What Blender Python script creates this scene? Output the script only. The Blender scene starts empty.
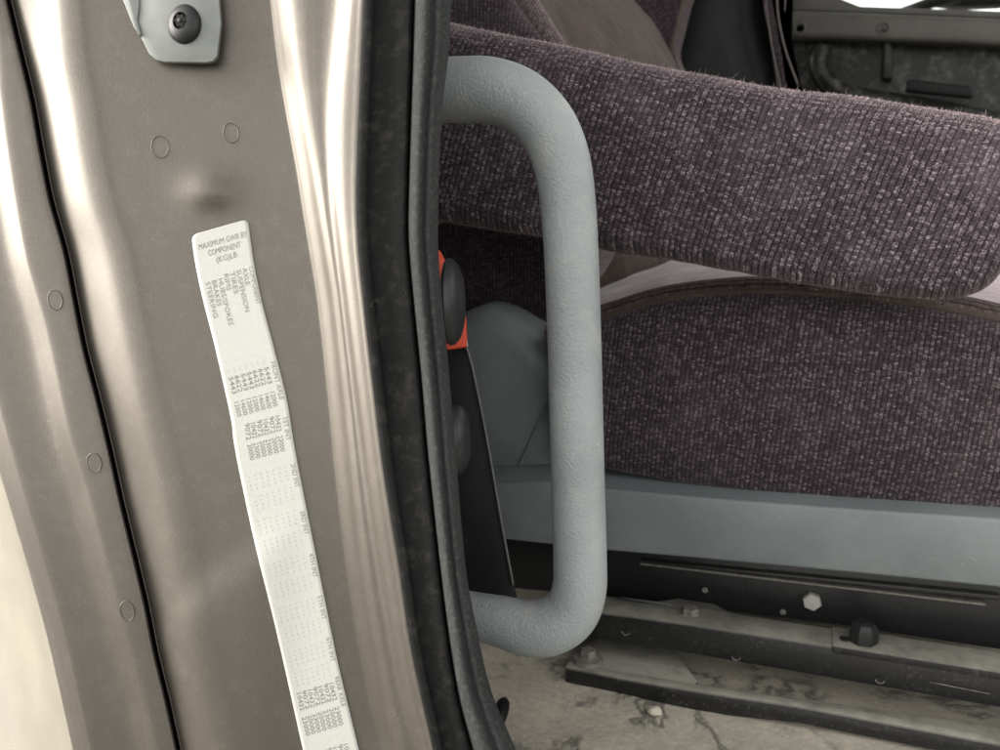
import bpy, bmesh, math, random
from mathutils import Vector, noise
random.seed(7)
S = bpy.context.scene
COL = S.collection

# ------------------------------------------------------------------ camera model
F = 866.0
PITCH, YAW = math.radians(12), math.radians(20)
CAM = Vector((0, 0, 0.46))
hf = Vector((-math.sin(YAW), math.cos(YAW), 0))
RIGHT = Vector((math.cos(YAW), math.sin(YAW), 0))
FWD = hf * math.cos(PITCH) - Vector((0, 0, 1)) * math.sin(PITCH)
UP = RIGHT.cross(FWD)

def ray(px, py):
    return RIGHT * ((px - 500) / F) + UP * ((375 - py) / F) + FWD
def at(px, py, d):
    return CAM + ray(px, py) * d
def at_y(px, py, y):
    r = ray(px, py); return CAM + r * (y / r.y)
def at_z(px, py, z):
    r = ray(px, py); return CAM + r * ((z - CAM.z) / r.z)

# ------------------------------------------------------------------ splines
def curve(pts):
    pts = sorted(pts)
    def f(y):
        n = len(pts)
        if y <= pts[0][0]:
            (a, b), (c, d) = pts[0], pts[1]; return b + (d - b) * (y - a) / (c - a)
        if y >= pts[-1][0]:
            (a, b), (c, d) = pts[-2], pts[-1]; return b + (d - b) * (y - a) / (c - a)
        for i in range(n - 1):
            if pts[i][0] <= y <= pts[i + 1][0]: break
        x0, y0 = pts[i]; x1, y1 = pts[i + 1]
        m0 = (pts[i+1][1] - pts[max(i-1,0)][1]) / (pts[i+1][0] - pts[max(i-1,0)][0])
        m1 = (pts[min(i+2,n-1)][1] - pts[i][1]) / (pts[min(i+2,n-1)][0] - pts[i][0])
        h = x1 - x0; t = (y - x0) / h
        return ((2*t**3-3*t*t+1)*y0 + (t**3-2*t*t+t)*h*m0 + (-2*t**3+3*t*t)*y1 + (t**3-t*t)*h*m1)
    return f

def spline(pts, n=8):
    """catmull-rom through tuples"""
    out = []
    P = [tuple(p) for p in pts]
    for i in range(len(P) - 1):
        p0, p1, p2, p3 = P[max(i-1,0)], P[i], P[i+1], P[min(i+2,len(P)-1)]
        for k in range(n):
            t = k / n
            out.append(tuple(0.5*((2*b)+(-a+c)*t+(2*a-5*b+4*c-d)*t*t+(-a+3*b-3*c+d)*t**3) for a,b,c,d in zip(p0,p1,p2,p3)))
    out.append(P[-1])
    return out

# ------------------------------------------------------------------ object helpers
def link(name, me, m=None, parent=None, smooth=True):
    me.name = name
    o = bpy.data.objects.new(name, me); COL.objects.link(o)
    if m: me.materials.append(m)
    if smooth:
        for p in me.polygons: p.use_smooth = True
    if parent:
        o.parent = parent
        o.matrix_parent_inverse = parent.matrix_basis.inverted()
    return o
def raw(name, verts, faces, m, parent=None, smooth=True, uvs=None):
    me = bpy.data.meshes.new(name)
    me.from_pydata([tuple(v) for v in verts], [], faces); me.validate(); me.update()
    if uvs:
        ul = me.uv_layers.new(name='uv')
        for l in me.loops: ul.data[l.index].uv = uvs[l.vertex_index]
    return link(name, me, m, parent, smooth)
def empty(name, loc, label, cat, group=None):
    o = bpy.data.objects.new(name, None); COL.objects.link(o); o.location = loc
    o.empty_display_size = .02
    return tag(o, label, cat, group)
def tag(o, label=None, cat=None, group=None, kind=None):
    if label: o['label'] = label
    if cat: o['category'] = cat
    if group: o['group'] = group
    if kind: o['kind'] = kind
    return o

def grid(rows, closed=False):
    """rows: list of equal-length point lists -> verts, faces"""
    n = len(rows[0]); V = [p for r in rows for p in r]; Fc = []
    for i in range(len(rows) - 1):
        for j in range(n - 1 + (1 if closed else 0)):
            k = (j + 1) % n
            Fc.append((i*n+j, i*n+k, (i+1)*n+k, (i+1)*n+j))
    return V, Fc

def tube(name, path, radii, m, parent=None, seg=28, caps=True, squash=1.0):
    P = [Vector(p) for p in path]
    rows = []; nrm = None; L = 0; uvs = []
    for i, p in enumerate(P):
        t = (P[min(i+1, len(P)-1)] - P[max(i-1, 0)]).normalized()
        if nrm is None:
            nrm = t.orthogonal().normalized()
        nrm = (nrm - t * nrm.dot(t)).normalized()
        b = t.cross(nrm)
        if i: L += (p - P[i-1]).length
        r = radii[i] if hasattr(radii, '__len__') else radii
        rows.append([p + nrm*r*math.cos(a) + b*r*squash*math.sin(a) for a in [2*math.pi*k/seg for k in range(seg)]])
        uvs += [(L, k/seg*2*math.pi*r) for k in range(seg)]
    V, Fc = grid(rows, True)
    if caps:
        Fc.append(tuple(range(seg))[::-1]); n = len(V); Fc.append(tuple(range(n-seg, n)))
    return raw(name, V, Fc, m, parent, True, uvs)

def prism(name, poly, back, m, parent=None, bevel=0.0015, seg=2, smooth=True):
    """poly: world points of the near face; back: vector to the far face"""
    n = len(poly); back = Vector(back)
    V = [Vector(p) for p in poly] + [Vector(p) + back for p in poly]
    Fc = [tuple(range(n)), tuple(range(2*n-1, n-1, -1))] + [(i, i+n, (i+1) % n+n, (i+1) % n) for i in range(n)]
    o = raw(name, V, Fc, m, parent, smooth)
    bm = bmesh.new(); bm.from_mesh(o.data); bmesh.ops.recalc_face_normals(bm, faces=bm.faces)
    if bevel:
        bmesh.ops.bevel(bm, geom=[e for e in bm.edges], offset=bevel, segments=seg, profile=.5, affect='EDGES', clamp_overlap=True)
    bm.to_mesh(o.data); bm.free()
    for p in o.data.polygons: p.use_smooth = smooth
    if smooth:
        try: o.data.set_sharp_from_angle(angle=math.radians(40))
        except Exception: pass
    return o

def box(name, c, s, m, parent=None, bevel=0.002):
    x, y, z = c; a, b, d = s[0]/2, s[1]/2, s[2]/2
    return prism(name, [(x-a,y-b,z-d),(x+a,y-b,z-d),(x+a,y-b,z+d),(x-a,y-b,z+d)], (0, s[1], 0), m, parent, bevel)

def lathe(name, c, axis, prof, m, parent=None, seg=32, sx=1.0, smooth=True, ref=None):
    """prof: (radius, height along axis)"""
    axis = Vector(axis).normalized()
    u = (Vector(ref) - axis*Vector(ref).dot(axis)).normalized() if ref else axis.orthogonal().normalized()
    v = axis.cross(u)
    rows = [[Vector(c) + axis*h + u*r*sx*math.cos(a) + v*r*math.sin(a) for a in [2*math.pi*k/seg for k in range(seg)]] for r, h in prof]
    V, Fc = grid(rows, True)
    n = len(V); Fc += [tuple(range(seg))[::-1], tuple(range(n-seg, n))]
    o = raw(name, V, Fc, m, parent, smooth)
    bm = bmesh.new(); bm.from_mesh(o.data); bmesh.ops.recalc_face_normals(bm, faces=bm.faces); bm.to_mesh(o.data); bm.free()
    if smooth:
        try: o.data.set_sharp_from_angle(angle=math.radians(38))
        except Exception: pass
    return o

def pillow(name, px_outline, Y, thick, rad, m, parent=None, dome=.004, seg=7, step=.006, wob=0.0, warp=None, smooth_outline=True):
    """cushion-like slab standing in the plane y=Y: rounded rims, domed faces. Outline in picture pixels projected onto that plane."""
    pts = [at_y(x, y, Y) for x, y in px_outline]
    P = [(p.x, p.z) for p in pts]
    if smooth_outline:
        n = len(P); Q = []
        for i in range(n):
            p0, p1, p2, p3 = P[i-1], P[i], P[(i+1) % n], P[(i+2) % n]
            for k in range(8):
                t = k/8
                Q.append(tuple(0.5*((2*b)+(-a+c)*t+(2*a-5*b+4*c-d)*t*t+(-a+3*b-3*c+d)*t**3) for a,b,c,d in zip(p0,p1,p2,p3)))
        P = Q
    # resample
    L = [0]
    for i in range(len(P)):
        a, b = P[i], P[(i+1) % len(P)]; L.append(L[-1] + math.hypot(b[0]-a[0], b[1]-a[1]))
    N = max(24, int(L[-1]/step)); R = []; j = 0
    for k in range(N):
        s = L[-1]*k/N
        while L[j+1] < s: j += 1
        t = (s-L[j])/max(1e-9, L[j+1]-L[j]); a, b = P[j], P[(j+1) % len(P)]
        R.append(Vector((a[0]+(b[0]-a[0])*t, a[1]+(b[1]-a[1])*t)))
    area = sum(R[i].x*R[(i+1) % N].y - R[(i+1) % N].x*R[i].y for i in range(N))
    if area < 0: R.reverse()
    nr = []
    for i in range(N):
        t = (R[(i+2) % N] - R[i-2]).normalized(); nr.append(Vector((-t.y, t.x)))
    cen = sum(R, Vector((0, 0)))/N
    rows = []; uvs = []
    def ring(ins, dep, sc=1.0):
        row = []
        for i in range(N):
            q = R[i] + nr[i]*ins; q = cen + (q-cen)*sc
            row.append(Vector((q.x, Y+dep, q.y)))
            uvs.append((q.x, q.y))
        rows.append(row)
    scs = [.02, .25, .45, .6, .72, .82, .9, .96]
    for s in scs: ring(rad, -dome*(1-s*s), s)
    for k in range(seg+1):
        a = math.pi/2*k/seg
        ring(rad*(1-math.sin(a)), rad*(1-math.cos(a)))
    # side
    for k in range(1, 6): ring(0, rad + (thick-2*rad)*k/6)
    for k in range(seg+1):
        a = math.pi/2*k/seg
        ring(rad*(1-math.cos(a)), thick-rad+rad*math.sin(a))
    for s in scs[::-1]: ring(rad, thick, s)
    V, Fc = grid(rows, True)
    # sides get depth-aware uvs
    for i in range(len(V)):
        dpt = V[i].y - Y
        uvs[i] = (uvs[i][0] + 0.0*dpt, uvs[i][1] + max(0, dpt)*0.9)
    n = len(V); Fc += [tuple(range(N))[::-1], tuple(range(n-N, n))]
    if wob:
        for i, v in enumerate(V):
            q = v*18; d = noise.noise(q)*wob + noise.noise(q*3.1)*wob*.35
            V[i] = v + Vector((d*.4, d, d*.6))
    if warp: V = [warp(v) for v in V]
    o = raw(name, V, Fc, m, parent, True, uvs)
    bm = bmesh.new(); bm.from_mesh(o.data); bmesh.ops.recalc_face_normals(bm, faces=bm.faces); bm.to_mesh(o.data); bm.free()
    return o

# ------------------------------------------------------------------ materials
def mat(name):
    m = bpy.data.materials.new(name); m.use_nodes = True
    return m, m.node_tree, m.node_tree.nodes['Principled BSDF']
class NT:
    def __init__(s, nt): s.nt = nt
    def n(s, typ, **kw):
        x = s.nt.nodes.new(typ)
        for k, v in kw.items():
            if k.startswith('i_'):
                key = k[2:]; key = int(key) if key.isdigit() else key.replace('_', ' ')
                x.inputs[key].default_value = v
            else: setattr(x, k, v)
        return x
    def l(s, a, b): s.nt.links.new(a, b)
    def ramp(s, fac, stops, interp='LINEAR'):
        r = s.n('ShaderNodeValToRGB'); r.color_ramp.interpolation = interp
        e = r.color_ramp.elements
        while len(e) < len(stops): e.new(.5)
        for k, (p, c) in zip(e, stops):
            k.position = p; k.color = c if len(c) == 4 else (*c, 1)
        s.l(fac, r.inputs[0]); return r.outputs[0]
    def mix(s, fac, a, b, blend='MIX'):
        x = s.n('ShaderNodeMix', data_type='RGBA', blend_type=blend)
        for k, v in ((0, fac), (6, a), (7, b)):
            if hasattr(v, 'is_linked') or hasattr(v, 'links'): s.l(v, x.inputs[k])
            else: x.inputs[k].default_value = v if k == 0 else ((*v, 1) if len(v) == 3 else v)
        return x.outputs[2]
    def math(s, op, a, b=0.0, c=None):
        x = s.n('ShaderNodeMath', operation=op)
        for k, v in enumerate((a, b) if c is None else (a, b, c)):
            if hasattr(v, 'links'): s.l(v, x.inputs[k])
            else: x.inputs[k].default_value = v
        return x.outputs[0]
    def coord(s, which='Object', scale=(1, 1, 1), rot=(0, 0, 0)):
        t = s.n('ShaderNodeTexCoord'); mp = s.n('ShaderNodeMapping')
        mp.inputs['Scale'].default_value = scale; mp.inputs['Rotation'].default_value = rot
        s.l(t.outputs[which], mp.inputs[0]); return mp.outputs[0]
    def noise(s, vec, scale, detail=3, rough=.5, dist=0):
        x = s.n('ShaderNodeTexNoise'); s.l(vec, x.inputs['Vector'])
        x.inputs['Scale'].default_value = scale; x.inputs['Detail'].default_value = detail
        x.inputs['Roughness'].default_value = rough; x.inputs['Distortion'].default_value = dist
        return x.outputs['Fac']
    def voro(s, vec, scale, feature='F1', rnd=1.0, out='Distance'):
        x = s.n('ShaderNodeTexVoronoi', feature=feature); s.l(vec, x.inputs['Vector'])
        x.inputs['Scale'].default_value = scale; x.inputs['Randomness'].default_value = rnd
        return x.outputs[out]
    def bump(s, h, strength, dist, prev=None):
        b = s.n('ShaderNodeBump'); b.inputs['Strength'].default_value = strength; b.inputs['Distance'].default_value = dist
        s.l(h, b.inputs['Height'])
        if prev: s.l(prev, b.inputs['Normal'])
        return b.outputs[0]

def scratches(t, vec, amount=.5):
    """thin short hairs / lint: distorted-noise isolines broken up by a mask"""
    n1 = t.noise(vec, 60, 2, .5, .6)
    a = t.math('ABSOLUTE', t.math('SUBTRACT', n1, .5))
    line = t.math('LESS_THAN', a, .0045)
    msk = t.ramp(t.noise(vec, 45, 1), [(.60, (0,0,0)), (.66, (1,1,1))])
    return t.math('MULTIPLY', t.math('MULTIPLY', line, msk), amount)

def m_paint():
    m, nt, b = mat('champagne_metallic_paint'); t = NT(nt)
    o = t.coord()
    big = t.noise(o, 7, 4, .55)
    fine = t.noise(o, 1500, 2, .7)
    col = t.ramp(big, [(.3, (.080, .071, .060)), (.7, (.096, .086, .074))])
    col = t.mix(t.ramp(fine, [(.35, (0,0,0)), (.7, (1,1,1))]), col, (.120, .106, .088))
    speck = t.ramp(t.voro(o, 210), [(.035, (1,1,1)), (.06, (0,0,0))])
    sm = t.ramp(t.noise(o, 30, 2), [(.55, (0,0,0)), (.68, (.9,.9,.9))])
    spk = t.math('MULTIPLY', speck, sm)
    dust = t.ramp(t.noise(o, 90, 6, .75), [(.5, (0,0,0)), (.85, (.16,.16,.16))])
    f = t.math('MAXIMUM', t.math('MAXIMUM', spk, dust), scratches(t, o, .16))
    col = t.mix(f, col, (.27, .255, .22))
    t.l(col, b.inputs['Base Color'])
    b.inputs['Metallic'].default_value = .68
    t.l(t.math('ADD', t.math('MULTIPLY', f, .3), .45), b.inputs['Roughness'])
    b.inputs['Coat Weight'].default_value = .3; b.inputs['Coat Roughness'].default_value = .34
    nrm = t.bump(t.noise(t.coord('Object', (900, 900, 25)), 1, 2), .10, .0006)
    nrm = t.bump(t.noise(o, 16, 1), .06, .003, nrm)
    t.l(nrm, b.inputs['Normal'])
    return m

def m_plastic(name, c, rough=.5, grain=700, gs=.5, dust=.3, dustcol=(.33,.31,.27), gd=.0006, spec=.5, dsc=38, scr=1.0):
    m, nt, b = mat(name); t = NT(nt); o = t.coord()
    n1 = t.noise(o, 14, 4, .6)
    col = t.mix(t.ramp(n1, [(.35, (0,0,0)), (.7, (1,1,1))]), tuple(x*.86 for x in c), tuple(x*1.1 for x in c))
    b.inputs['Specular IOR Level'].default_value = spec
    g = t.voro(o, grain, 'SMOOTH_F1')
    g2 = t.noise(o, grain*1.3, 2)
    h = t.math('ADD', g, t.math('MULTIPLY', g2, .8))
    d = t.ramp(t.noise(o, dsc, 8, .72), [(.50, (0,0,0)), (.78, (dust,dust,dust))])
    sp = t.math('MULTIPLY', t.ramp(t.voro(o, 260), [(.05, (1,1,1)), (.09, (0,0,0))]), t.ramp(t.noise(o, 22, 2), [(.5, (0,0,0)), (.7, (dust*2,dust*2,dust*2))]))
    d = t.math('MAXIMUM', t.math('MAXIMUM', d, sp), scratches(t, o, min(1, dust*1.6)*scr))
    col = t.mix(d, col, dustcol)
    t.l(col, b.inputs['Base Color'])
    t.l(t.math('ADD', t.math('MULTIPLY', d, .4), rough), b.inputs['Roughness'])
    t.l(t.bump(h, gs, gd), b.inputs['Normal'])
    return m

def m_fabric(name, dark, mid, light, wale=.0037, row=.0026, rot=0.0, flecks=.5, bumps=1.0, sheen=.5):
    m, nt, b = mat(name); t = NT(nt)
    uv = t.coord('UV', (1, 1, 1), (0, 0, rot))
    # slightly wandering wales
    w = t.n('ShaderNodeTexNoise'); t.l(uv, w.inputs['Vector']); w.inputs['Scale'].default_value = 60; w.inputs['Detail'].default_value = 2
    off = t.n('ShaderNodeVectorMath', operation='SCALE'); t.l(w.outputs['Color'], off.inputs[0]); off.inputs['Scale'].default_value = .0016
    add = t.n('ShaderNodeVectorMath', operation='ADD'); t.l(uv, add.inputs[0]); t.l(off.outputs[0], add.inputs[1])
    sc = t.n('ShaderNodeVectorMath', operation='MULTIPLY'); t.l(add.outputs[0], sc.inputs[0]); sc.inputs[1].default_value = (1/wale, 1/row, 0)
    vc = t.n('ShaderNodeTexVoronoi', feature='F1', voronoi_dimensions='2D'); t.l(sc.outputs[0], vc.inputs['Vector'])
    vc.inputs['Scale'].default_value = 1; vc.inputs['Randomness'].default_value = .5
    sep = t.n('ShaderNodeSeparateColor'); t.l(vc.outputs['Color'], sep.inputs[0])
    sx = t.n('ShaderNodeSeparateXYZ'); t.l(sc.outputs[0], sx.inputs[0])
    wave = t.math('ABSOLUTE', t.math('SINE', t.math('MULTIPLY', sx.outputs[0], math.pi)))
    body = t.math('SUBTRACT', 1.0, vc.outputs['Distance'])
    fib = t.noise(uv, 1500, 3, .7)
    yarn = t.noise(sc.outputs[0], 2.1, 4, .8)
    bigv = t.noise(uv, 14, 4, .6)
    f = t.math('ADD', t.math('MULTIPLY', sep.outputs[0], .34), t.math('MULTIPLY', t.ramp(yarn, [(.36, (0,0,0)), (.68, (1,1,1))]), .62))
    col = t.ramp(f, [(.10, dark), (.55, mid), (.90, light)])
    col = t.mix(t.ramp(fib, [(.35, (.45,.45,.45)), (.6, (0,0,0))]), col, dark)
    groove = t.math('MULTIPLY', t.ramp(body, [(.2, (.45,.45,.45)), (.6, (1,1,1))]), t.ramp(wave, [(.04, (.12,.12,.12)), (.62, (1,1,1))]))
    col = t.mix(1.0, col, groove, 'MULTIPLY')
    col = t.mix(t.ramp(bigv, [(.5, (0,0,0)), (.85, (.12,.12,.12))]), col, tuple(x*.8 for x in light))
    # lint
    lint = t.math('MULTIPLY', t.ramp(t.voro(uv, 330), [(.05, (1,1,1)), (.08, (0,0,0))]), t.ramp(t.noise(uv, 50, 2), [(.55, (0,0,0)), (.7, (.6,.6,.6))]))
    col = t.mix(t.math('MAXIMUM', lint, scratches(t, uv, .3)), col, (.35, .3, .3))
    t.l(col, b.inputs['Base Color'])
    b.inputs['Roughness'].default_value = .92
    b.inputs['Specular IOR Level'].default_value = .15
    b.inputs['Sheen Weight'].default_value = sheen; b.inputs['Sheen Roughness'].default_value = .45
    b.inputs['Sheen Tint'].default_value = (.85, .72, .72, 1)
    h = t.math('ADD', t.math('MULTIPLY', body, .8), t.math('ADD', t.math('MULTIPLY', wave, .5), t.math('MULTIPLY', fib, .25)))
    t.l(t.bump(h, .6*bumps, .0013), b.inputs['Normal'])
    return m

def m_velour(name, a, c2, sheen=.7):
    m, nt, b = mat(name); t = NT(nt)
    o = t.coord('Object')
    col = t.ramp(t.noise(o, 18, 5, .6, .8), [(.35, a), (.65, c2)])
    fine = t.noise(o, 900, 3, .7)
    col = t.mix(t.ramp(fine, [(.3, (0,0,0)), (.75, (.5,.5,.5))]), col, tuple(x*.45 for x in a))
    t.l(col, b.inputs['Base Color']); b.inputs['Roughness'].default_value = .95
    b.inputs['Sheen Weight'].default_value = sheen; b.inputs['Sheen Roughness'].default_value = .5
    b.inputs['Specular IOR Level'].default_value = .1
    n = t.bump(fine, .6, .001); n = t.bump(t.noise(o, 30, 3, .5, 1.2), .5, .006, n)
    t.l(n, b.inputs['Normal']); return m

def m_flat(name, c, rough=.5, metal=0.0, noise_=.12, scale=60):
    m, nt, b = mat(name); t = NT(nt); o = t.coord()
    n = t.noise(o, scale, 5, .6)
    col = t.mix(t.ramp(n, [(.35, (0,0,0)), (.7, (1,1,1))]), tuple(x*(1-noise_) for x in c), tuple(min(1, x*(1+noise_)) for x in c))
    t.l(col, b.inputs['Base Color']); b.inputs['Roughness'].default_value = rough; b.inputs['Metallic'].default_value = metal
    t.l(t.bump(n, .1, .001), b.inputs['Normal']); return m

def m_rail(name, dusty=.5, c=(.012, .0125, .013)):
    """black painted steel; dust has settled on faces that look up"""
    m, nt, b = mat(name); t = NT(nt); o = t.coord()
    g = t.n('ShaderNodeNewGeometry'); s = t.n('ShaderNodeSeparateXYZ'); t.l(g.outputs['True Normal'], s.inputs[0])
    upf = t.ramp(s.outputs[2], [(.2, (0,0,0)), (.75, (1,1,1))])
    n1 = t.noise(o, 30, 7, .72)
    n2 = t.noise(o, 260, 4, .7)
    top = t.math('MULTIPLY', upf, t.ramp(n1, [(.28, (.35,.35,.35)), (.62, (1,1,1))]))
    side = t.math('MULTIPLY', t.ramp(n2, [(.52, (0,0,0)), (.75, (.55,.55,.55))]), t.ramp(n1, [(.4, (0,0,0)), (.75, (1,1,1))]))
    spk = t.math('MULTIPLY', t.ramp(t.voro(o, 170), [(.06, (1,1,1)), (.1, (0,0,0))]), t.ramp(t.noise(o, 19, 3), [(.5, (0,0,0)), (.62, (.9,.9,.9))]))
    f = t.math('MAXIMUM', t.math('MULTIPLY', top, dusty*1.4), t.math('MAXIMUM', t.math('MULTIPLY', side, dusty), t.math('MULTIPLY', spk, dusty)))
    f = t.math('MINIMUM', f, .95)
    col = t.mix(f, c, (.36, .345, .29))
    t.l(col, b.inputs['Base Color']); t.l(t.math('ADD', t.math('MULTIPLY', f, .5), .38), b.inputs['Roughness'])
    n = t.bump(n2, .25, .001); n = t.bump(n1, .2, .003, n)
    t.l(n, b.inputs['Normal']); return m

def m_floor():
    m, nt, b = mat('dirty_floor_mat'); t = NT(nt); o = t.coord()
    n1 = t.noise(o, 9, 6, .62, .6)
    col = t.ramp(n1, [(.28, (.36, .335, .285)), (.5, (.57, .515, .415)), (.72, (.72, .65, .52))])
    fine = t.noise(o, 180, 6, .7)
    col = t.mix(t.ramp(fine, [(.3, (.6,.6,.6)), (.7, (0,0,0))]), col, (.26, .245, .21))
    # tide marks left by dried water
    n3 = t.noise(o, 4.5, 9, .62, .3)
    a = t.math('ABSOLUTE', t.math('SUBTRACT', n3, .505))
    ln = t.ramp(a, [(.003, (1,1,1)), (.022, (0,0,0))])
    ln = t.math('MULTIPLY', ln, t.ramp(t.noise(o, 14, 2), [(.44, (0,0,0)), (.56, (.8,.8,.8))]))
    col = t.mix(ln, col, (.10, .10, .088))
    t.l(col, b.inputs['Base Color']); b.inputs['Roughness'].default_value = .85
    n = t.bump(fine, .3, .0015); n = t.bump(n1, .5, .01, n)
    t.l(n, b.inputs['Normal']); return m

PAINT = m_paint()
HANDLE = m_plastic('grey_blue_grained_plastic', (.285, .310, .312), .50, 560, .7, .34, (.50, .47, .40))
SHELL = m_plastic('slate_grey_plastic', (.158, .180, .184), .5, 800, .25, .22, (.30, .29, .26))
RUBBER = m_plastic('dusty_black_rubber', (.0065, .0068, .0068), .75, 900, .25, .15, (.14, .13, .115), spec=.08, dsc=130)
RUBBER2 = m_plastic('dusty_rubber_bead', (.026, .028, .028), .78, 500, .35, .30, (.20, .19, .16), spec=.12, dsc=420, scr=.15)
BLACK = m_plastic('black_plastic', (.009, .009, .0095), .5, 900, .2, .10, (.12, .11, .1), spec=.2)
KNOB = m_plastic('worn_black_knob', (.030, .034, .034), .42, 700, .2, .15, (.2, .2, .18))
RED = m_flat('orange_red_plastic', (.72, .075, .025), .42)
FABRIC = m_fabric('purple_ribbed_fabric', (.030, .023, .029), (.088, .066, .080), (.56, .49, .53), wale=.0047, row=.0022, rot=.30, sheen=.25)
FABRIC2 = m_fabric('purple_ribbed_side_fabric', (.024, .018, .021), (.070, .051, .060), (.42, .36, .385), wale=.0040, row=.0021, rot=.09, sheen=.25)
FABRICD = m_fabric('dark_ribbed_fabric', (.020, .014, .018), (.055, .041, .049), (.20, .165, .18), flecks=.35)
RIB = m_fabric('rib_welt_fabric', (.07, .055, .055), (.16, .13, .13), (.36, .31, .3), wale=.0028, row=.006, rot=.5)
ROLL = m_fabric('brown_rib_fabric', (.06, .045, .042), (.12, .092, .085), (.24, .20, .19), wale=.0032, row=.005, sheen=.1)
VELOUR = m_velour('mauve_velour', (.38, .25, .295), (.48, .34, .385))
VELB = m_velour('brown_velour', (.062, .046, .039), (.095, .072, .060), .2)
PIPE = m_velour('brown_piping', (.08, .06, .052), (.12, .094, .082), .1)
RAILM = m_rail('black_painted_steel_dusty', .55)
RAILD = m_rail('black_painted_steel', .10, (.012, .0125, .0135))
RAILF = m_rail('black_painted_steel_caked', .80)
ZINC = m_flat('zinc_steel', (.62, .62, .58), .4, .6)
DULL = m_flat('dusty_steel', (.20, .19, .165), .7, .25, .3, 200)
BOLT = m_flat('black_bolt_steel', (.020, .021, .021), .5, .3)
GREYP = m_flat('grey_galvanised_plate', (.19, .20, .19), .5, .3)
PAPER = m_flat('white_sticker_paper', (.47, .47, .435), .34, 0, .03, 400)
INK = m_flat('grey_ink', (.19, .19, .175), .5)
INK2 = m_flat('overexposed_grey_ink', (.34, .34, .32), .5)  # paler grey paints in the overexposed look of the middle rows
INK3 = m_flat('number_grey_ink', (.16, .16, .15), .5)
FLOORM = m_floor()
FARP = m_plastic('dark_door_card_plastic', (.016, .017, .016), .45, 300, .2, .95, (.20, .20, .185), spec=.3)
FARL = m_plastic('grey_door_ledge_plastic', (.085, .083, .074), .5, 500, .2, .3, (.2, .19, .16))
TRIM = m_plastic('interior_trim_plastic', (.09, .10, .105), .5, 700, .2, .3)
HEAD = m_flat('headliner_felt', (.48, .45, .40), .95)
GAP = m_flat('gap_black', (.006, .006, .006), .8)  # near-black paints the dark inside of gaps, holes and sockets
STONE = m_flat('pale_stone', (.62, .57, .46), .8, 0, .2, 90)
GROUNDM = m_flat('pale_concrete_yard', (.11, .106, .096), .9, 0, .15, 3)
FUZZ = m_flat('fabric_fibre', (.78, .62, .63), .9)

# ------------------------------------------------------------------ pillar curves (picture x for picture y)
SEAM = curve([(0,8),(50,20),(100,32),(150,41),(200,51),(250,65),(300,75),(350,85),(400,98),(450,110),(500,121),(600,145),(650,155),(700,167),(750,178)])
HIL = curve([(0,41),(60,47),(100,55),(150,63),(200,74),(250,90),(300,101),(400,122),(500,147),(600,166),(700,188),(750,200)])
R1 = curve([(0,283),(60,290),(120,300),(170,309),(220,317),(250,322),(300,330),(400,341),(500,351),(600,364),(700,382),(750,394)])
R2 = curve([(0,343),(50,338),(100,334),(140,333),(200,335),(250,340),(300,346),(400,358),(500,371),(600,387),(700,406),(750,421)])
SL = curve([(0,364),(50,362),(100,360),(150,358),(200,357),(250,359),(300,364),(380,373),(470,384),(570,400),(650,412),(750,434)])
SB = curve([(0,413),(100,410),(200,407),(240,407),(300,412),(380,420),(450,426),(560,438),(640,448),(700,458),(750,471)])
SE = curve([(0,451),(60,448),(100,443),(150,440),(240,438),(290,441),(350,447),(420,453),(470,457),(570,466),(620,475),(690,491),(750,516)])
RL = curve([(0,-14),(100,-6),(250,18),(330,40),(430,62),(500,83),(610,112),(700,137),(750,148)])
CB = curve([(0,-90),(250,-52),(400,-18),(480,4),(560,28),(640,50),(750,75)])

def relief(px, py):
    d = 0
    d -= .0046*math.exp(-((px-209)/25)**2 - ((py-190)/18)**2)
    # long pressed shallow dish below the bump
    d += .0022/(1+math.exp(-(py-590+ (px-205)*.75)/9)) * math.exp(-((px-225)/60)**4)*-1
    return d

def jamb_row(py):
    s, h, r1, r2, sl = SEAM(py), HIL(py), R1(py), R2(py), SL(py)
    k = max(0, min(1, py/750))
    g1, g2 = r2-r1, sl-r2; m = h+45; q = r1-14-m
    cols = [(s+1.0, .530), (s+1.5, .5050), (s+3.5, .5033), (s+12, .5000), (h, .4954), (h+12, .4912), (h+22, .4894), (h+36, .4890), (m+8, .4900),
            (m+q*.35, .4918), (m+q*.7, .4936), (r1-20, .4944), (r1-11, .4938), (r1-3, .4905), (r1+g1*.12+1, .4860), (r1+g1*.28+2, .4840),
            (r1+g1*.50, .4832), (r1+g1*.72, .4825), (r1+g1*.88, .4810), (r2+g2*.12, .4777), (r2+g2*.40, .4754), (r2+g2*.7, .4741), (sl-1, .4732), (sl+8, .4740)]
    xs = [c[0] for c in cols]
    for i in range(1, len(cols)):          # keep x increasing where creases crowd together
        if xs[i] <= xs[i-1]+1.5: xs[i] = xs[i-1]+1.5
    return spline(list(zip(xs, [c[1] for c in cols])), 7)

_cache = {}
def pillar_d(px, py):
    k = round(py)
    if k not in _cache: _cache[k] = jamb_row(k)
    row = _cache[k]
    for a, b in zip(row, row[1:]):
        if a[0] <= px <= b[0]:
            t = (px-a[0])/max(1e-6, b[0]-a[0]); return a[1]+(b[1]-a[1])*t + relief(px, py)
    return row[-1][1]

YS = list(range(-160, 960, 7))
cab = empty('truck_cab', at_y(300, 900, .5), 'champagne metallic truck cab body whose door pillar carries the white sticker', 'truck cab')
rows = [[at(x, y, d + relief(x, y)) for x, d in jamb_row(y)] for y in YS]
V, Fc = grid(rows); raw('pillar_panel', V, Fc, PAINT, cab)

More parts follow.
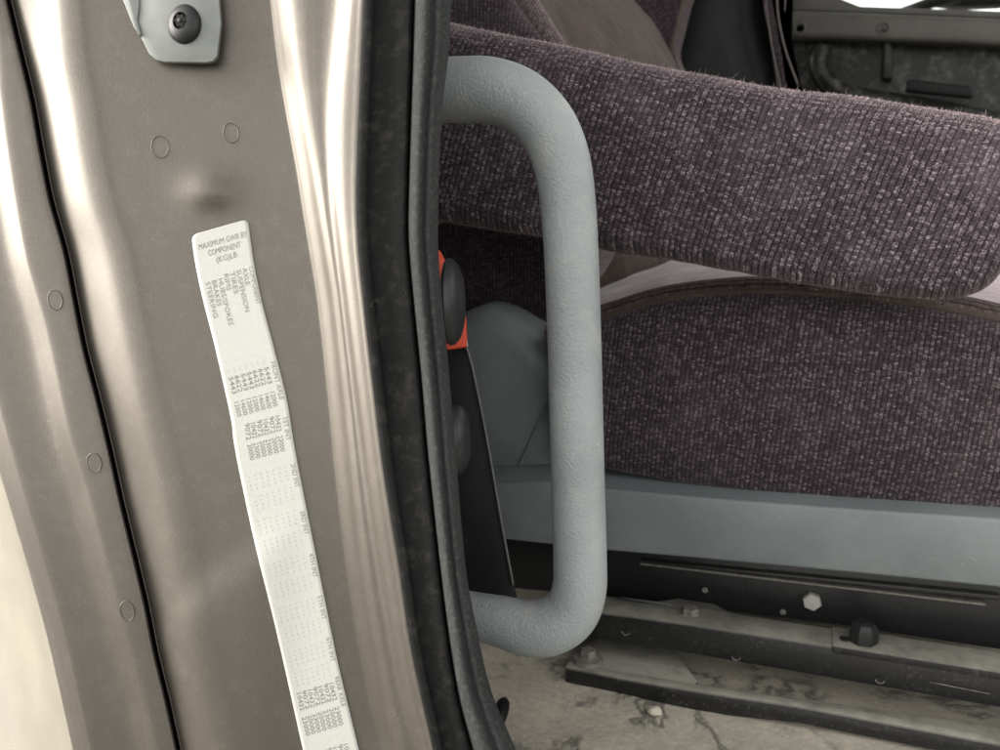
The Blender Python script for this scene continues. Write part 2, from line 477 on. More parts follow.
def outer_row(py):
    s, rl, cb = SEAM(py), RL(py), CB(py)
    cols = [(cb-260, .640), (cb-150, .578), (cb-60, .5300), (cb-16, .5130), (cb-2, .5080), (cb+6, .5048), (cb+13, .5022), (cb+20, .5012), (cb+(rl-cb)*.62, .5022), (rl-13, .5020), (rl-4, .5000), (rl+4, .4972), (rl+10, .4962), (rl+(s-rl)*.6, .4964), (s-5, .4970), (s-2.2, .4985), (s-1.2, .503), (s-1.4, .53)]
    xs = [c[0] for c in cols]
    for i in range(1, len(cols)):
        if xs[i] <= xs[i-1]+.1: xs[i] = xs[i-1]+.1
    return spline(list(zip(xs, [c[1] for c in cols])), 7)
HIGHLIGHT = m_plastic('cream_highlight', (.175, .160, .128), .5, 900, .12, .10, (.36, .33, .27))  # cream stands in for a bright reflection on the champagne body paint
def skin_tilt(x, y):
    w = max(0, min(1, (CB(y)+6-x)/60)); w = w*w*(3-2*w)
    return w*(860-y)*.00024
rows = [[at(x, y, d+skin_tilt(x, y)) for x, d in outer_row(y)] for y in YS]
NS = 7*4
V, Fc = grid([r[NS:] for r in rows]); raw('outer_panel', V, Fc, PAINT, cab)
V, Fc = grid([r[:NS+1] for r in rows]); raw('skin_highlight', V, Fc, HIGHLIGHT, cab)  # same bodywork carried on, its highlight painted in as cream
rows = [[at(SEAM(y)-14, y, .527), at(SEAM(y)+14, y, .527)] for y in YS]
V, Fc = grid(rows); raw('seam_shade_strip', V, Fc, GAP, cab)  # black strip behind the seam keeps the open gap dark

# weld marks: thin raised circles on the sheet metal
def weld(cx, cy, rx, ry, d, tilt=-.2):
    ring = []
    for k in range(33):
        a = 2*math.pi*k/32
        x, y = rx*math.cos(a), ry*math.sin(a)
        x, y = x*math.cos(tilt)-y*math.sin(tilt), x*math.sin(tilt)+y*math.cos(tilt)
        dd = (d if d else pillar_d(cx+x, cy+y))
        ring.append(at(cx+x, cy+y, dd-.0001))
    tube('weld_mark', ring, .00030, PAINT, cab, seg=8, caps=False)
for cx, cy, rx, ry in ((160,147,8.5,11),(231,133,7.5,10)): weld(cx, cy, rx, ry, None)
for cx, cy in ((55,300),(94,463),(127,611)): weld(cx, cy, 7, 10, .4963)

# rest of the cab shell round the seats (roof, rear wall, inner pillar trim, dash side)
rows = [[at(SE(y)-6, y, .490), at(SE(y)-16, y, .53), at(SE(y)-38, y, .60), at(SE(y)-90, y, .70), at(SE(y)-190, y, .86)] for y in YS]
V, Fc = grid(rows); raw('inner_pillar_trim', V, Fc, TRIM, cab)
box('rear_wall', (-.78, 1.15, .76), (.03, 1.5, 1.56), HEAD, cab, .004)
box('roof', (.02, 1.17, 1.56), (1.62, 1.62, .04), HEAD, cab, .006)
box('dashboard', (1.45, 1.15, .28), (.30, 1.5, .60), BLACK, cab, .03)

# ------------------------------------------------------------------ floor and yard
def hump(x, y): return .004*noise.noise(Vector((x*7, y*7, 0))) + .0015*noise.noise(Vector((x*30, y*30, 3)))
NX, NY = 120, 110
rows = []
for j in range(NY):
    y = .40 + 1.55*(j/(NY-1))**1.5
    rows.append([Vector((-.80+2.1*i/(NX-1), y, .008 + hump(-.80+2.1*i/(NX-1), y) + .05*max(0, (.52-y)/.12)*0)) for i in range(NX)])
V, Fc = grid(rows); tag(raw('floor', V, Fc, FLOORM), kind='structure')
rows = [[Vector((x, y, -1.15)) for x in (-40, 0, 40)] for y in (-40, 0, 40)]
V, Fc = grid(rows); tag(raw('ground', V, Fc, GROUNDM), kind='structure')
# door sill under the seal closes the cab floor edge
box('door_sill', (.25, .43, -.06), (2.1, .10, .12), PAINT, cab, .015)

# ------------------------------------------------------------------ door seal
seal = empty('door_seal', at(430, 700, .48), 'dusty black rubber seal along the edge of the door opening', 'door seal')
def flap_row(y):
    a, b = SL(y), SB(y)
    return spline([(a+5,.4755), (a-.5,.4735), (a+.2,.4705), (a+3,.4692), (a+9,.4690), (a+(b-a)*.28,.4702),(a+(b-a)*.62,.4700), (b-7,.4686), (b-2.5,.4684), (b-.3,.4700), (b+.2,.4740), (b-1,.480)], 4)
rows = [[at(x, y, d) for x, d in flap_row(y)] for y in YS]
V, Fc = grid(rows); raw('outer_lip', V, Fc, RUBBER, seal)
def bead_row(y):
    b, e = SB(y), SE(y); w = e-b
    return spline([(b-1.5,.482), (b+.8,.4735), (b+w*.10,.4672), (b+w*.24,.4638), (b+w*.40,.4632), (b+w*.50,.4655), (b+w*.56,.4668), (b+w*.62,.4655), (b+w*.74,.4650), (b+w*.88,.4675), (b+w*.97,.4715), (e,.478), (e-.5,.487), (e-5,.495)], 4)
rows = [[at(x, y, d) for x, d in bead_row(y)] for y in YS]
V, Fc = grid(rows); raw('round_bead', V, Fc, RUBBER2, seal)

# ------------------------------------------------------------------ bracket with bolt
br = empty('hinge_bracket', at(184, 40, .485), 'grey steel bracket bolted to the pillar above the sticker', 'bracket')
out = [(118,-60),(128,0),(134,18),(141,38),(149,54),(156,60),(164,62),(206,62.5),(213,61),(217,56),(219,40),(221,22),(219,0),(214,-60)]
dp = .4855
prism('plate', [at(x, y, dp) for x, y in out][::-1], FWD*.0035, GREYP, br, .0007, 2)
prism('folded_edge', [at(x, y, dp-.0012) for x, y in [(112,-60),(122,-2),(133,26),(139,36),(141,34),(137,20),(139,4),(133,-60)]][::-1], FWD*.004, GREYP, br, .0006, 2)
c = at(184, 24, dp-.0002); ax = (-FWD + RIGHT*-.18 + UP*.06).normalized()
bolt = lathe('bolt', c, ax, [(.0112,-.002),(.0112,.0006),(.0106,.0016),(.0092,.0030),(.0062,.0042),(.0050,.0044),(.0046,.0030),(.0040,.0012),(.001,.0010)], BOLT, br, 40, sx=.86, ref=RIGHT)
pr = []
for k in range(12):
    a = math.pi*2*k/12; r = .0040 if k % 2 == 0 else .0027
    pr.append(c + ax*.0046 + RIGHT*r*.86*math.cos(a) + UP*r*math.sin(a))
prism('star_socket', [p - ax*.0006 for p in pr], ax*.0006, GAP, bolt, 0)
lathe('socket_pin', c+ax*.0044, ax, [(.0012, 0), (.0011, .0008), (.0004, .001)], BOLT, bolt, 12)

# ------------------------------------------------------------------ sticker
STL = curve([(235,191.5),(262,195),(300,203),(345,214.5),(400,227),(425,232),(440,233.5),(470,239),(540,254),(630,276),(750,303)])
STR = curve([(219,248),(260,253.5),(300,261.5),(340,272),(400,287),(440,293.5),(470,299),(540,313),(600,325),(665,338.5),(750,359)])
def stp(s, t, lift=.0006):
    yl, yr = 235+t, 219+t
    x = STL(yl)+(STR(yr)-STL(yl))*s; y = yl+(yr-yl)*s
    return at(x, y, pillar_d(x, y)-lift)
st = empty('label_sticker', stp(.5, 0), 'long white weight rating sticker with grey printed columns down the pillar', 'sticker')
ts = [0, .6, 1.5, 3, 5, 8] + list(range(12, 640, 6))
rows = []
for t_ in ts:
    ins = (1-math.sqrt(max(0, 1-((6-t_)/6)**2)))*6/56 if t_ < 6 else 0
    rows.append([stp(ins+(1-2*ins)*k/16, t_) for k in range(17)])
V, Fc = grid(rows)
# a little torn curl outline: real thickness
so = raw('sticker_sheet', V, Fc, PAPER, st)
sm = so.modifiers.new('thick', 'SOLIDIFY'); sm.thickness = .00025; sm.offset = 0

tv, tf, tmi = [], [], []
def text(s, s0, t0, size, rot, slot, stretch=1.0, wid=None):
    cu = bpy.data.curves.new('txt', 'FONT'); cu.body = s; cu.size = 1.0; cu.resolution_u = 2
    o = bpy.data.objects.new('txt', cu); COL.objects.link(o)
    dg = bpy.context.evaluated_depsgraph_get(); me = bpy.data.meshes.new_from_object(o.evaluated_get(dg))
    if len(me.vertices):
        mx = max(v.co.x for v in me.vertices)
        kx = (wid/mx) if wid else size*stretch
        base = len(tv)
        for v in me.vertices:
            a, b = v.co.x*kx, v.co.y*size        # px along, px up
            if rot == 0: ss, tt = s0 + a/57, t0 - b
            else: ss, tt = s0 + b/57, t0 + a
            tv.append(stp(ss, tt, .00085))
        for p in me.polygons: tf.append(tuple(base+i for i in p.vertices)); tmi.append(slot)
    bpy.data.objects.remove(o); bpy.data.curves.remove(cu); bpy.data.meshes.remove(me)
text('MAXIMUM GWR BY', .09, 16.5, 8.2, 0, 0, wid=49)
text('COMPONENT', .24, 25, 8.2, 0, 0, wid=33)
text('(KG)LB', .36, 33.5, 8.2, 0, 0, wid=21)
for i, (w, ln) in enumerate((('COMPONENT',38),('AXLE',17),('SUSPENSION',42),('TIRES',22),('RIMS',17),('HUBS/SPOKES',47),('BRAKES',26),('STEERING',36))):
    text(w, .895-i*.113, 46+(3 if i > 4 else 0), 6.9, 1, 0, wid=ln)
for i, (w, ln, t0) in enumerate((('FRONT AXLE',38,141),('1ST INT',24,196),('2ND INT',24,243),('3RD INT',24,290),('4TH INT',24,333),('5TH INT',24,375),('6TH INT',24,417),('REAR AXLE',30,456))):
    text(w, .875, t0, 6.9, 1, 0, wid=ln)
nums = ['5443','6622','6622','5443','5443','6622','5443']; lbs = ['12000','14600','14600','12000','12000','14600','12000']
numr = ['10432','9072','10432','9072','10432','9072','10432']; lbr = ['23000','20000','23000','20000','23000','20000','23000']
for i in range(7):
    s0 = .745-i*.106
    text('- - -', s0, 137, 5, 1, 2, wid=4)
    text(nums[i], s0, 144, 6.6, 1, 2, wid=17); text(lbs[i], s0, 168, 6.6, 1, 2, wid=16)
    if i < 6:
        text(numr[i], s0, 192, 6.8, 1, 2, wid=17); text(lbr[i], s0, 213, 6.8, 1, 2, wid=16)
    for g in range(5):
        text('- - - -', s0, 243+g*44, 7, 1, 1, wid=15); text('- - - -', s0+.03, 264+g*44, 7, 1, 1, wid=14)
    text(numr[i], s0, 459, 6.8, 1, 2, wid=19); text(lbr[i], s0, 484, 6.8, 1, 2, wid=19)
    text(numr[i], s0, 520, 6.8, 1, 2, wid=19); text(lbr[i], s0, 545, 6.8, 1, 2, wid=19)
for nm, slots in (('heading_lettering', (0,)), ('number_columns', (1, 2))):
    keep = [k for k in range(len(tf)) if tmi[k] in slots]
    used = sorted({v for k in keep for v in tf[k]}); ix = {v: n for n, v in enumerate(used)}
    lt = raw(nm, [tv[v] for v in used], [tuple(ix[v] for v in tf[k]) for k in keep], INK, st, False)
    lt.data.materials.append(INK2); lt.data.materials.append(INK3)
    if len(lt.data.polygons) == len(keep):
        for p, k in zip(lt.data.polygons, keep): p.material_index = tmi[k]

# ------------------------------------------------------------------ grab handle
hp = [(395,92,.60,.0205),(430,91,.585,.0210),(462,90,.575,.0212),(492,91,.568,.0210),(522,102,.563,.0203),(546,126,.560,.0196),(560,157,.559,.0188),(567,195,.560,.0181),
      (571,250,.562,.0177),(574,330,.566,.0176),(576,410,.570,.0177),(578,490,.574,.0178),(580,560,.578,.0179),(579,590,.580,.0182),(570,613,.583,.0188),(551,626,.586,.0192),(528,628,.590,.0187),(500,621,.597,.0172),(472,615,.606,.0160),(440,608,.618,.0156),(400,600,.635,.0156)]
hs = spline(hp, 10)
tube('grab_handle', [at(x, y, d) for x, y, d, r in hs], [r for *_, r in hs], HANDLE, None, 48)
gh = bpy.data.objects['grab_handle']
tag(gh, 'thick grey textured C-shaped grab handle upright in front of the seat', 'grab handle')

# ------------------------------------------------------------------ seat
seat = empty('driver_seat', at_y(800, 560, .95), 'purple ribbed fabric truck seat with armrest on grey plastic base', 'seat')
# armrest
arm = [(380,8),(430,18),(500,30),(600,52),(700,72),(800,87),(900,101),(980,113),(1020,126),(1033,150),(1030,190),(1022,238),(1008,272),(988,293),(960,301),(925,303),(870,298),(800,287),(700,268),(600,252),(520,236),(430,222),(380,214)]
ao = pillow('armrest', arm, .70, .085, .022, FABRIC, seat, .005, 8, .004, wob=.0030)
# seat cushion side
cs = [(560,325),(600,320),(650,305),(700,297),(760,294),(850,299),(930,309),(1000,323),(1080,345),(1110,380),(1118,440),(1105,510),(1060,522),(1000,519),(850,506),(700,490),(607,474),(560,462),(545,400)]
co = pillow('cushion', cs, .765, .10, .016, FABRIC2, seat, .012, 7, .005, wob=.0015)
pl = [(545,334),(575,324),(600,318),(650,303),(700,295),(760,291.5),(850,296),(930,306),(1000,320),(1080,342),(1110,365)]
pls = spline(pl, 8)
tube('piping', [at_y(x, y, .778) for x, y in pls], .0030, PIPE, co, 12)
# cushion top: domed pad running across the seat
rows = []; uv = []
for j in range(40):
    v = j/39; y = .800 + .60*v
    row = []
    for i in range(len(pls)):
        p = at_y(pls[i][0]-(120*min(1,max(0,v*4-1)) if i==0 else 0), pls[i][1], .778)
        z = p.z - .004 + .030*v + .016*math.sin(math.pi*min(1, v*3.2)/2)**.7 - .012*max(0, v-.8)/.2
        z += .0035*noise.noise(Vector((p.x*9, y*22, 1))) + .0016*noise.noise(Vector((p.x*30+y*18, y*30-p.x*10, 5)))
        row.append(Vector((p.x, y, z))); uv.append((y, p.x))
    rows.append(row)
V, Fc = grid(rows); raw('top_pad', V, Fc, VELOUR, co, True, uv)
# roll of ribbed fabric between piping and pad
rows = []; uv = []
for k in range(9):
    a = math.pi*k/8
    row = []
    for i, q in enumerate(pls):
        p = at_y(q[0], q[1], .778)
        row.append(Vector((p.x, .797-.021*math.cos(a), p.z-.001+.0125*math.sin(a)))); uv.append((k*.0035, p.x))
    rows.append(row)
V, Fc = grid(rows); raw('edge_roll', V, Fc, ROLL, co, True, uv)

# backrest : near bolster, welt, centre insert, far bolster
bk = [(380,-150),(450,-130),(487,-50),(512,0),(534,30),(560,75),(585,140),(598,210),(592,258),(568,296),(535,330),(490,362),(430,370),(380,360)]
bo = pillow('backrest', bk, .86, .13, .02, FABRICD, seat, .012, 6, .006, wob=.001)
wl = spline([(470,-110),(499,-50),(526,0),(546,32),(574,80),(598,140),(606,200)], 8)
tube('welt', [at_y(x, y, .885) for x, y in wl], .0105, RIB, bo, 20)
def sheet(name, L, R, YL, YR, m, bulge=0.0, n=24, uvs=1):
    rows = []; uv = []
    for py in range(-120, 341, 10):
        row = []
        for k in range(n+1):
            s = k/n; a = at_y(L(py), py, YL); b = at_y(R(py), py, YR)
            p = a.lerp(b, s); p.x += bulge*math.sin(math.pi*s); row.append(p)
            uv.append(((b-a).length*s, p.z))
        rows.append(row)
    V, Fc = grid(rows); return raw(name, V, Fc, m, bo, True, uv)
e1 = curve([(-120,470),(0,536),(38,551),(120,590),(200,588),(280,582),(400,570)])
e2 = curve([(-120,490),(0,553),(40,568),(120,606),(200,620),(280,625),(400,625)])
e3 = curve([(-120,560),(0,634),(20,652),(40,664),(62,675),(120,700),(280,740)])
e4 = curve([(-120,720),(0,684),(48,672),(62,668),(120,700),(280,740)])
sheet('bolster_inner', e1, e2, .95, 1.00, VELB)
sheet('centre_insert', e2, e3, 1.00, 1.26, VELB, .012)
tube('far_welt', [at_y(x, y, 1.27) for x, y in spline([(720,-120),(684,0),(677,28),(671,55),(668,75)], 6)], .0030, PIPE, bo, 12)
pillow('far_bolster', [(560,-120),(722,-120),(684,0),(672,48),(700,130),(600,130)], 1.28, .12, .012, FABRICD, bo, .003, 4, .012, smooth_outline=False)

# grey side cover and base skirt
sc_ = [(420,360),(448,322),(470,309),(490,310),(515,323),(542,350),(566,380),(580,430),(575,495),(500,500),(420,505)]
side = pillow('side_cover', sc_, .80, .09, .024, SHELL, seat, .006, 6, .005)
sk = [(440,485),(545,482),(605,489),(740,501),(850,509),(1000,519),(1110,529),(1112,600),(1000,588),(850,573),(700,559),(607,551),(560,546),(516,541),(440,533)]
skirt = prism('base_skirt', [at_y(x, y, .738) for x, y in sk][::-1], (0, .41, 0), SHELL, seat, .003, 3)
# crease on cover
tube('cover_seam', [at_y(x, y, .7935) for x, y in spline([(555,388),(540,420),(522,460),(512,486)], 6)], .0012, SHELL, side, 8)

# fuzz along the armrest edge: short fibres
fv, ff = [], []
def fibre(p, d, l, r=.00009):
    d = d.normalized(); s = d.orthogonal().normalized(); b = d.cross(s)
    q = p + d*l*.5 + Vector((random.uniform(-1,1), random.uniform(-1,1), random.uniform(-1,1)))*l*.16
    e = p + d*l + Vector((random.uniform(-1,1), random.uniform(-1,1), random.uniform(-1,1)))*l*.35
    base = len(fv)
    for c_, rr in ((p, r), (q, r*.8), (e, r*.4)):
        for k in range(3):
            a = 2*math.pi*k/3; fv.append(c_ + s*rr*math.cos(a) + b*rr*math.sin(a))
    for k in range(3):
        n_ = (k+1) % 3
        ff.append((base+k, base+n_, base+3+n_, base+3+k)); ff.append((base+3+k, base+3+n_, base+6+n_, base+6+k))
am = ao.data
tops = [(p.center.copy(), p.normal.copy(), p.area) for p in am.polygons if p.area < 1e-3]
tot = []
for c_, n_, a_ in tops:
    w = a_*(1.0 if n_.z > .35 else .10)
    tot.append(w)
for (c_, n_, a_) in random.choices(tops, tot, k=26000):
    j = Vector((random.uniform(-.003,.003), random.uniform(-.002,.002), 0))
    if n_.z <= .35: j = Vector((random.uniform(-.003,.003), 0, random.uniform(-.003,.003)))
    L_ = random.uniform(.0005, .0015) if random.random() < .985 else random.uniform(.002, .006)
    fibre(c_ + j - n_*.0004, n_*1.0 + Vector((random.uniform(-.8,.8), random.uniform(-.8,.8), random.uniform(-.5,.8))), L_+.0004)
tag(raw('fuzz', fv, ff, FUZZ, ao), kind='stuff')

# ------------------------------------------------------------------ belt-side controls
def knob(name, cx, cy, hpx, wpx, D, label, lean):
    c = at(cx, cy, D); ax = (RIGHT + UP*lean - FWD*.12).normalized()
    R_ = hpx/2*D/F; W = wpx*D/F
    o = empty(name, c, label, 'knob', None)
    lathe('cap', c, ax, [(R_*.25,-.002), (R_*.80,-.0015), (R_*.95,0), (R_,W*.18), (R_*.97,W*.42), (R_*.86,W*.68), (R_*.62,W*.9), (R_*.3,W*.99), (.0005,W)], KNOB, o, 40, sx=.8, ref=FWD)
    lathe('stem', c, ax, [(.006,-.035), (.006,0)], BLACK, o, 16)
    return o
knob('control_knob', 447, 302, 88, 17, .63, 'upper black oval knob in front of the orange-red bracket', .02)
knob('control_knob', 453, 440, 72, 17, .66, 'lower black oval knob on the dark tapered panel', .02)
rb = tag(prism('red_bracket', [at(x, y, .665) for x, y in [(415,248),(440,250),(446,262),(449,300),(461,305),(466,318),(467,347),(440,351),(415,348)]][::-1], FWD*.010, RED, None, .0015), 'orange-red plastic bracket showing behind the upper black knob', 'bracket')
tp = empty('tapered_panel', at(480, 600, .70), 'black tapered side panel with a pale rim below the red bracket', 'panel')
prism('panel_sheet', [at(x, y, .69) for x, y in [(410,350),(462,346),(468,349),(476,380),(488,440),(502,520),(514,585),(518,606),(500,612),(410,600)]][::-1], FWD*.012, BLACK, tp, .0018)
tube('rim', [at(x, y, .6885) for x, y in spline([(462,346),(467,349),(475,380),(487,440),(501,520),(513,585)], 6)], .0011, m_flat('pale_edge', (.11,.11,.105), .45), tp, 8)  # paler line along the panel's right edge
prism('clip', [at(x, y, .668) for x, y in [(458,330),(465,329),(468,346),(462,347)]][::-1], FWD*.004, ZINC, tp, .0004)

# ------------------------------------------------------------------ seat rails
def quad(name, pts, Y, back, m, parent, bevel=.0018):
    return prism(name, [at_y(x, y, Y) for x, y in pts], (0, back, 0), m, parent, bevel, 2)
def hexbolt(px, py, Y, r, h, m, parent, axis=(0,-1,0), name='bolt', washer=0):
    c = at_y(px, py, Y); a = Vector(axis).normalized()
    o = lathe(name, c, a, [(r, 0), (r, h*.8), (r*.88, h), (.0006, h)], m, parent, 6, smooth=False)
    if washer: lathe('washer', c - a*.0005, a, [(washer, -.001), (washer, .0008), (washer*.9, .0013), (r*.5, .0013)], m, o, 28)
    return o
r1 = empty('seat_rail', at_y(780, 620, .82), 'topmost black steel rail directly under the grey seat base', 'rail', 'seat rails')
quad('rail_body', [(505,535),(1120,595),(1120,668),(1000,650),(850,627),(607,597),(505,588)][::-1], .80, .25, RAILD, r1)
quad('lip', [(640,560.5),(1000,596),(1000,601),(640,564)][::-1], .792, .012, RAILD, r1, .0008)
quad('lip_edge', [(640,563),(986,604),(986,606),(640,565)][::-1], .790, .009, DULL, r1, .0004)
hexbolt(812, 600, .7985, .0088, .006, ZINC, r1)
for x, y in ((783,612),(705,590)): hexbolt(x, y, .7995, .003, .0012, DULL, r1, name='rivet')

r2 = empty('seat_rail', at_y(800, 670, .76), 'middle black steel rail with dusty top carrying a dark domed bolt', 'rail', 'seat rails')
Y2 = .742
def top_and_face(parent, fr_top, fr_bot, Y, depth, m, bevel=.002):
    pts = fr_top + fr_bot[::-1]
    return quad('rail_body', pts[::-1], Y, depth, m, parent, bevel)
top_and_face(r2, [(560,607),(607,613),(690,624),(800,641),(1000,673),(1120,692)], [(560,634),(607,641),(690,654),(800,673),(1000,708),(1120,729)], Y2, .034, RAILM)
# raised tab plate right of the split line
t0 = at_y(832, 646, Y2); t1 = at_y(1120, 692, Y2)
prism('top_plate', [t0+Vector((0,-.0012,-.006)), t1+Vector((0,-.0012,-.006)), t1+Vector((0,-.0012,.0012)), t0+Vector((0,-.0012,.0012))], (0,.036,0), RAILM, r2, .001)
c = at_y(863, 636, Y2+.016)
lathe('domed_bolt', c, (0,0,1), [(.0125,-.004), (.0125,.004), (.0118,.009), (.0090,.0125), (.005,.0142), (.0005,.0145)], BOLT, r2, 7, smooth=False)
c = at_y(690, 613, Y2+.020); lathe('hex_bolt', c, (0,0,1), [(.0082,-.004), (.0082,.004), (.0072,.0056), (.0005,.0056)], DULL, r2, 6, smooth=False)
for x, y in ((626,631),(736,656),(880,679),(600,636)):
    q = at_y(x, y, Y2); lathe('rail_hole', q+Vector((0,-.0007,0)), (0,1,0), [(.0033,0),(.0032,.001)], GAP, r2, 16)
for x, y in ((626,631),(736,656),(880,679)):
    tube('lit_hole_rim', [at_y(x, y, Y2)+Vector((.0036*math.cos(a), -.0010, .0036*math.sin(a))) for a in [math.pi*(1.05+.9*k/8) for k in range(9)]], .0005, DULL, r2, 6)  # pale lower arc paints in the lit inside of the hole
tube('scratch', [at_y(x, y, Y2-.0012) for x, y in ((930,682),(950,686),(990,694))], .0004, DULL, r2, 6)
# raised ear of the rail round its hex bolt
prism('bolt_ear', [Vector((p.x, p.y, p.z)) for p in [at_y(690,624,Y2)+Vector((dx, dy, .0004)) for dx, dy in ((-.075,.030),(-.035,.034),(-.018,.047),(.016,.047),(.034,.034),(.075,.030))]], (0,0,-.003), RAILM, r2, .0008)
q = at_y(845, 633, Y2+.012); lathe('slot', Vector((q.x, q.y, t0.z+.0030)), (0,0,1), [(.0042,-.0004),(.0042,.0002)], GAP, r2, 16)

r3 = empty('seat_rail', at_y(700, 700, .72), 'lowest black steel rail on the floor with washer bolt at its end', 'rail', 'seat rails')
Y3 = .712
top_and_face(r3, [(565,667),(620,678),(690,690),(800,706.5),(1000,744),(1120,768)], [(565,692),(620,702),(690,712),(800,724),(1000,764),(1120,790)], Y3, .012, RAILF)
# flat foot plate under the bolt, cut at an angle
zt = at_y(620, 678, Y3).z
fp = [at_z(569, 660, zt), at_z(596, 640, zt), at_z(672, 652, zt), at_z(697, 684, zt), at_z(640, 681, zt)]
prism('foot_plate', [at_z(x, y, zt-.0005) for x, y in [(567,666),(590,642),(606,636),(674,652),(698,681),(692,689)]], (0,0,-.004), RAILF, r3, .0006)
prism('rear_flange', [at_z(x, y, zt-.006) for x, y in [(692,690),(696,684),(1000,726),(1120,744),(1120,768),(1000,742),(800,706)]], (0,0,-.003), RAILF, r3, .0006)
c = at_z(588, 661, zt); wb = lathe('washer', c, (0,0,1), [(.0140,-.001), (.0150,.001), (.0135,.0042), (.0085,.0052), (.0070,.0062)], DULL, r3, 30)
lathe('bolt', c+Vector((0,0,.005)), (0,0,1), [(.0078,0), (.0078,.0055), (.0066,.0070), (.0005,.0070)], DULL, r3, 6, smooth=False)
c = at_y(620, 690, Y3); box('slot', c+Vector((0,-.0002,0)), (.003,.001,.010), GAP, r3, 0)

# small things on the floor
def lump(name, c, s, m, label, cat, seed):
    bm = bmesh.new(); bmesh.ops.create_icosphere(bm, subdivisions=3, radius=1)
    for v in bm.verts:
        v.co *= 1 + .28*noise.noise(v.co*1.6+Vector((seed,0,0)))
        v.co = Vector((v.co.x*s[0], v.co.y*s[1], v.co.z*s[2])) + c
    me = bpy.data.meshes.new(name); bm.to_mesh(me); bm.free()
    return tag(link(name, me, m), label, cat)
c = at_z(655, 708, .012); c.y -= .004
lump('stone_chip', c, (.0072,.005,.0035), STONE, 'small cream stone chip on the floor against the lowest rail', 'stone', 3)
pg = empty('floor_peg', at_z(502, 716, .01), 'short black rubber-tipped peg beside the door seal', 'peg')
pa, pb = at_z(498, 722, .012), at_z(505, 698, .02)
tube('tip', [pa.lerp(pb, k/6) for k in range(7)], [.0055,.0062,.0064,.0064,.0062,.0052,.002], BLACK, pg, 16)
tube('shaft', [pa+(pa-pb)*.8, pa], .0048, DULL, pg, 14)
for i in range(46):     # grit
    x = random.uniform(-.28,.25); y = random.uniform(.58,.70)
    pass

# ------------------------------------------------------------------ passenger seat behind
SEAMM = m_flat('seat_stitching', (.09, .08, .075), .8)
ps = empty('passenger_seat', at_y(730, 200, 1.4), 'black passenger seat beyond the purple one with stitched pale edge', 'seat')
pp = pillow('seat_back', [(640,-200),(790,-200),(776,-60),(764,0),(770,40),(780,80),(800,200),(640,200)], 1.36, .30, .03, BLACK, ps, .01, 5, .012)
pillow('side_bolster', [(762,-200),(800,-200),(780,-60),(776,0),(783,45),(797,85),(835,200),(790,200),(776,80),(768,30),(762,-20)], 1.32, .30, .012, FABRICD, ps, .0, 5, .008)
for sp in ([(770,-160),(765,-40),(766,0),(771,40),(779,80),(800,180)], [(781,-60),(777,0),(784,45),(798,85)]):
    tube('stitched_seam', [at_y(x, y, 1.316) for x, y in spline(sp, 8)], .0015, SEAMM, ps, 8)
box('seat_base', at_y(760, 330, 1.45), (.45,.4,.2), BLACK, ps, .02)

# ------------------------------------------------------------------ far door
fd = empty('cab_door', at_y(900, 200, 1.9), 'dark scuffed inner door card with grey ledge on the far side of the cab', 'door')
YD = 1.90
def dq(name, pts, Y, back, m, parent=fd, bevel=.006, seg=3):
    return prism(name, [at_y(x, y, Y) for x, y in pts][::-1], (0, back, 0), m, parent, bevel, seg)
dq('door_card', [(740,32),(1500,62),(1500,420),(740,390)], YD+.03, .05, FARP)
ledge = dq('ledge', [(740,11),(800,10),(1000,18),(1500,40),(1500,64),(1000,45),(800,37),(740,35)], YD-.02, .11, FARL, fd, .010, 4)
pocket_pts = spline([(825,45),(818,62),(828,82),(850,94),(900,102),(960,113),(1000,122)], 8)
tube('pocket_rim', [at_y(x, y, YD+.012) for x, y in pocket_pts], .016, FARP, fd, 16)
dq('armrest_block', [(790,92),(900,104),(1000,124),(1500,180),(1500,320),(790,250)], YD-.05, .09, FARP, fd, .02, 4)
dq('dark_rib', [(884,36),(892,37),(893,80),(882,78)], YD+.0, .03, FARP, fd, .004)
hd = dq('pull_handle', [(908,79),(972,86),(974,98),(906,91)], YD-.06, .03, BLACK, fd, .004)
for x, y in ((800,28),(884,28)):
    c = at_y(x, y, YD-.021)
    lathe('screw', c, (0,-1,0), [(.013,-.001), (.013,.001), (.009,.002), (.007,-.001), (.0005,-.001)], FARL, ledge, 24)
# window surround above
wf = dq('window_frame', [(740,-400),(772,-400),(800,-60),(830,-6),(860,6),(1500,28),(1500,34),(1000,19),(800,11),(740,12)], YD+.015, .05, FARL, fd, .004)
mg = bpy.data.materials.new('window_glass'); mg.use_nodes = True
nb = mg.node_tree.nodes['Principled BSDF']; nb.inputs['Transmission Weight'].default_value = 1; nb.inputs['Roughness'].default_value = .02; nb.inputs['IOR'].default_value = 1.05; nb.inputs['Base Color'].default_value = (.97,.97,.95,1)
dq('window_glass', [(790,-380),(1500,-330),(1500,32),(860,7),(829,-6)], YD+.035, .004, mg, fd, 0)
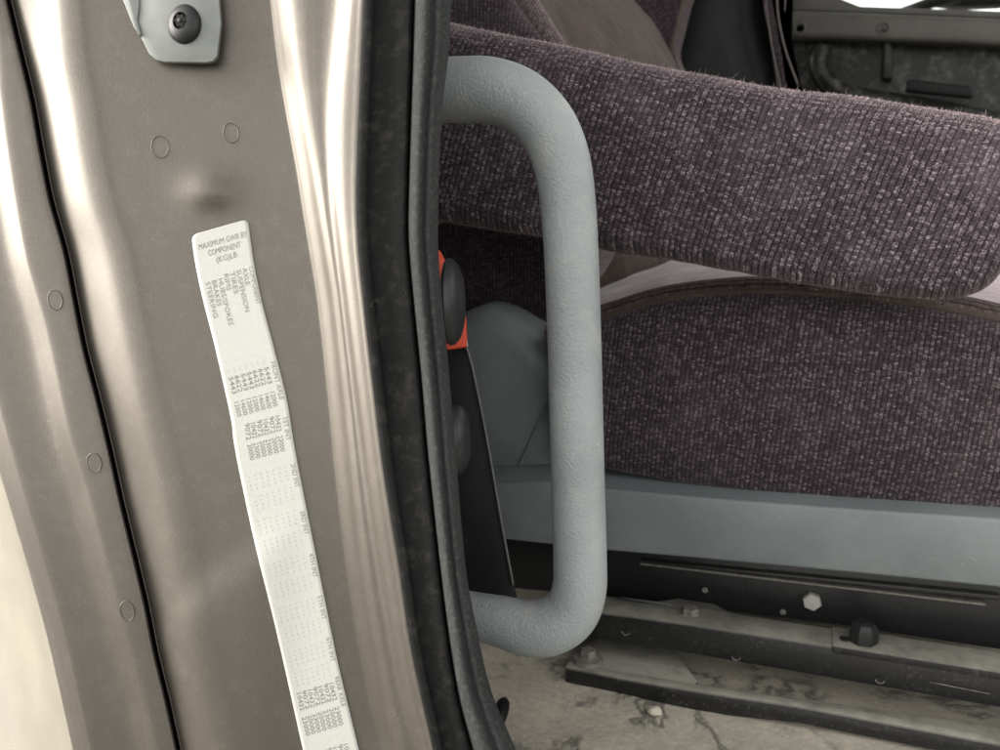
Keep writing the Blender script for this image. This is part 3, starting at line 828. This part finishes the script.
# outside mirror seen through that window
mr = empty('door_mirror', at_y(950, -20, 2.1), 'dark outside mirror base seen through the far window', 'mirror')
prism('mirror_head', [at_y(x, y, 2.15) for x, y in [(925,-80),(1010,-78),(1008,4),(960,6),(928,2)]][::-1], (0,.06,0), BLACK, mr, .01, 3)
tube('arm', [at_y(x, y, 2.12) for x, y in [(900,14),(930,3),(960,-4)]], .012, BLACK, mr, 12)

# ------------------------------------------------------------------ camera, light
cam = bpy.data.cameras.new('camera'); co_ = bpy.data.objects.new('camera', cam); COL.objects.link(co_)
cam.sensor_width = 36; cam.lens = 36*F/1000; cam.clip_start = .02; cam.clip_end = 200
from mathutils import Matrix
M = Matrix((RIGHT, UP, -FWD)).transposed().to_4x4(); M.translation = CAM
co_.matrix_world = M
cam.dof.use_dof = True; cam.dof.focus_distance = .56; cam.dof.aperture_fstop = 11
S.camera = co_

w = bpy.data.worlds.new('World'); S.world = w; w.use_nodes = True; nt = w.node_tree; t = NT(nt)
bg = nt.nodes['Background']
sky = t.n('ShaderNodeTexSky'); sky.sky_type = 'NISHITA'; sky.sun_disc = False
SUN = Vector((-.85, -.30, .42)).normalized()     # towards the sun
el = math.asin(SUN.z); az = math.atan2(SUN.x, SUN.y)
sky.sun_elevation = el; sky.sun_rotation = az; sky.air_density = 1.0; sky.dust_density = 3.0
hs_ = t.n('ShaderNodeHueSaturation'); hs_.inputs['Saturation'].default_value = .12
t.l(sky.outputs[0], hs_.inputs['Color']); t.l(t.mix(1.0, hs_.outputs[0], (1, .97, .92), 'MULTIPLY'), bg.inputs['Color'])
bg.inputs['Strength'].default_value = .14
sl = bpy.data.lights.new('sun', 'SUN'); sl.energy = 0.72; sl.angle = math.radians(38); sl.color = (1, .955, .885)
so_ = bpy.data.objects.new('sun', sl); COL.objects.link(so_)
so_.rotation_euler = (-SUN).to_track_quat('-Z', 'Y').to_euler()

S.view_settings.view_transform = 'Standard'; S.view_settings.look = 'None'
S.view_settings.exposure = 2.25; S.view_settings.gamma = 1
S.render.engine = 'CYCLES'; S.cycles.use_denoising = True; S.cycles.max_bounces = 8
S.render.resolution_x = 1024; S.render.resolution_y = 768
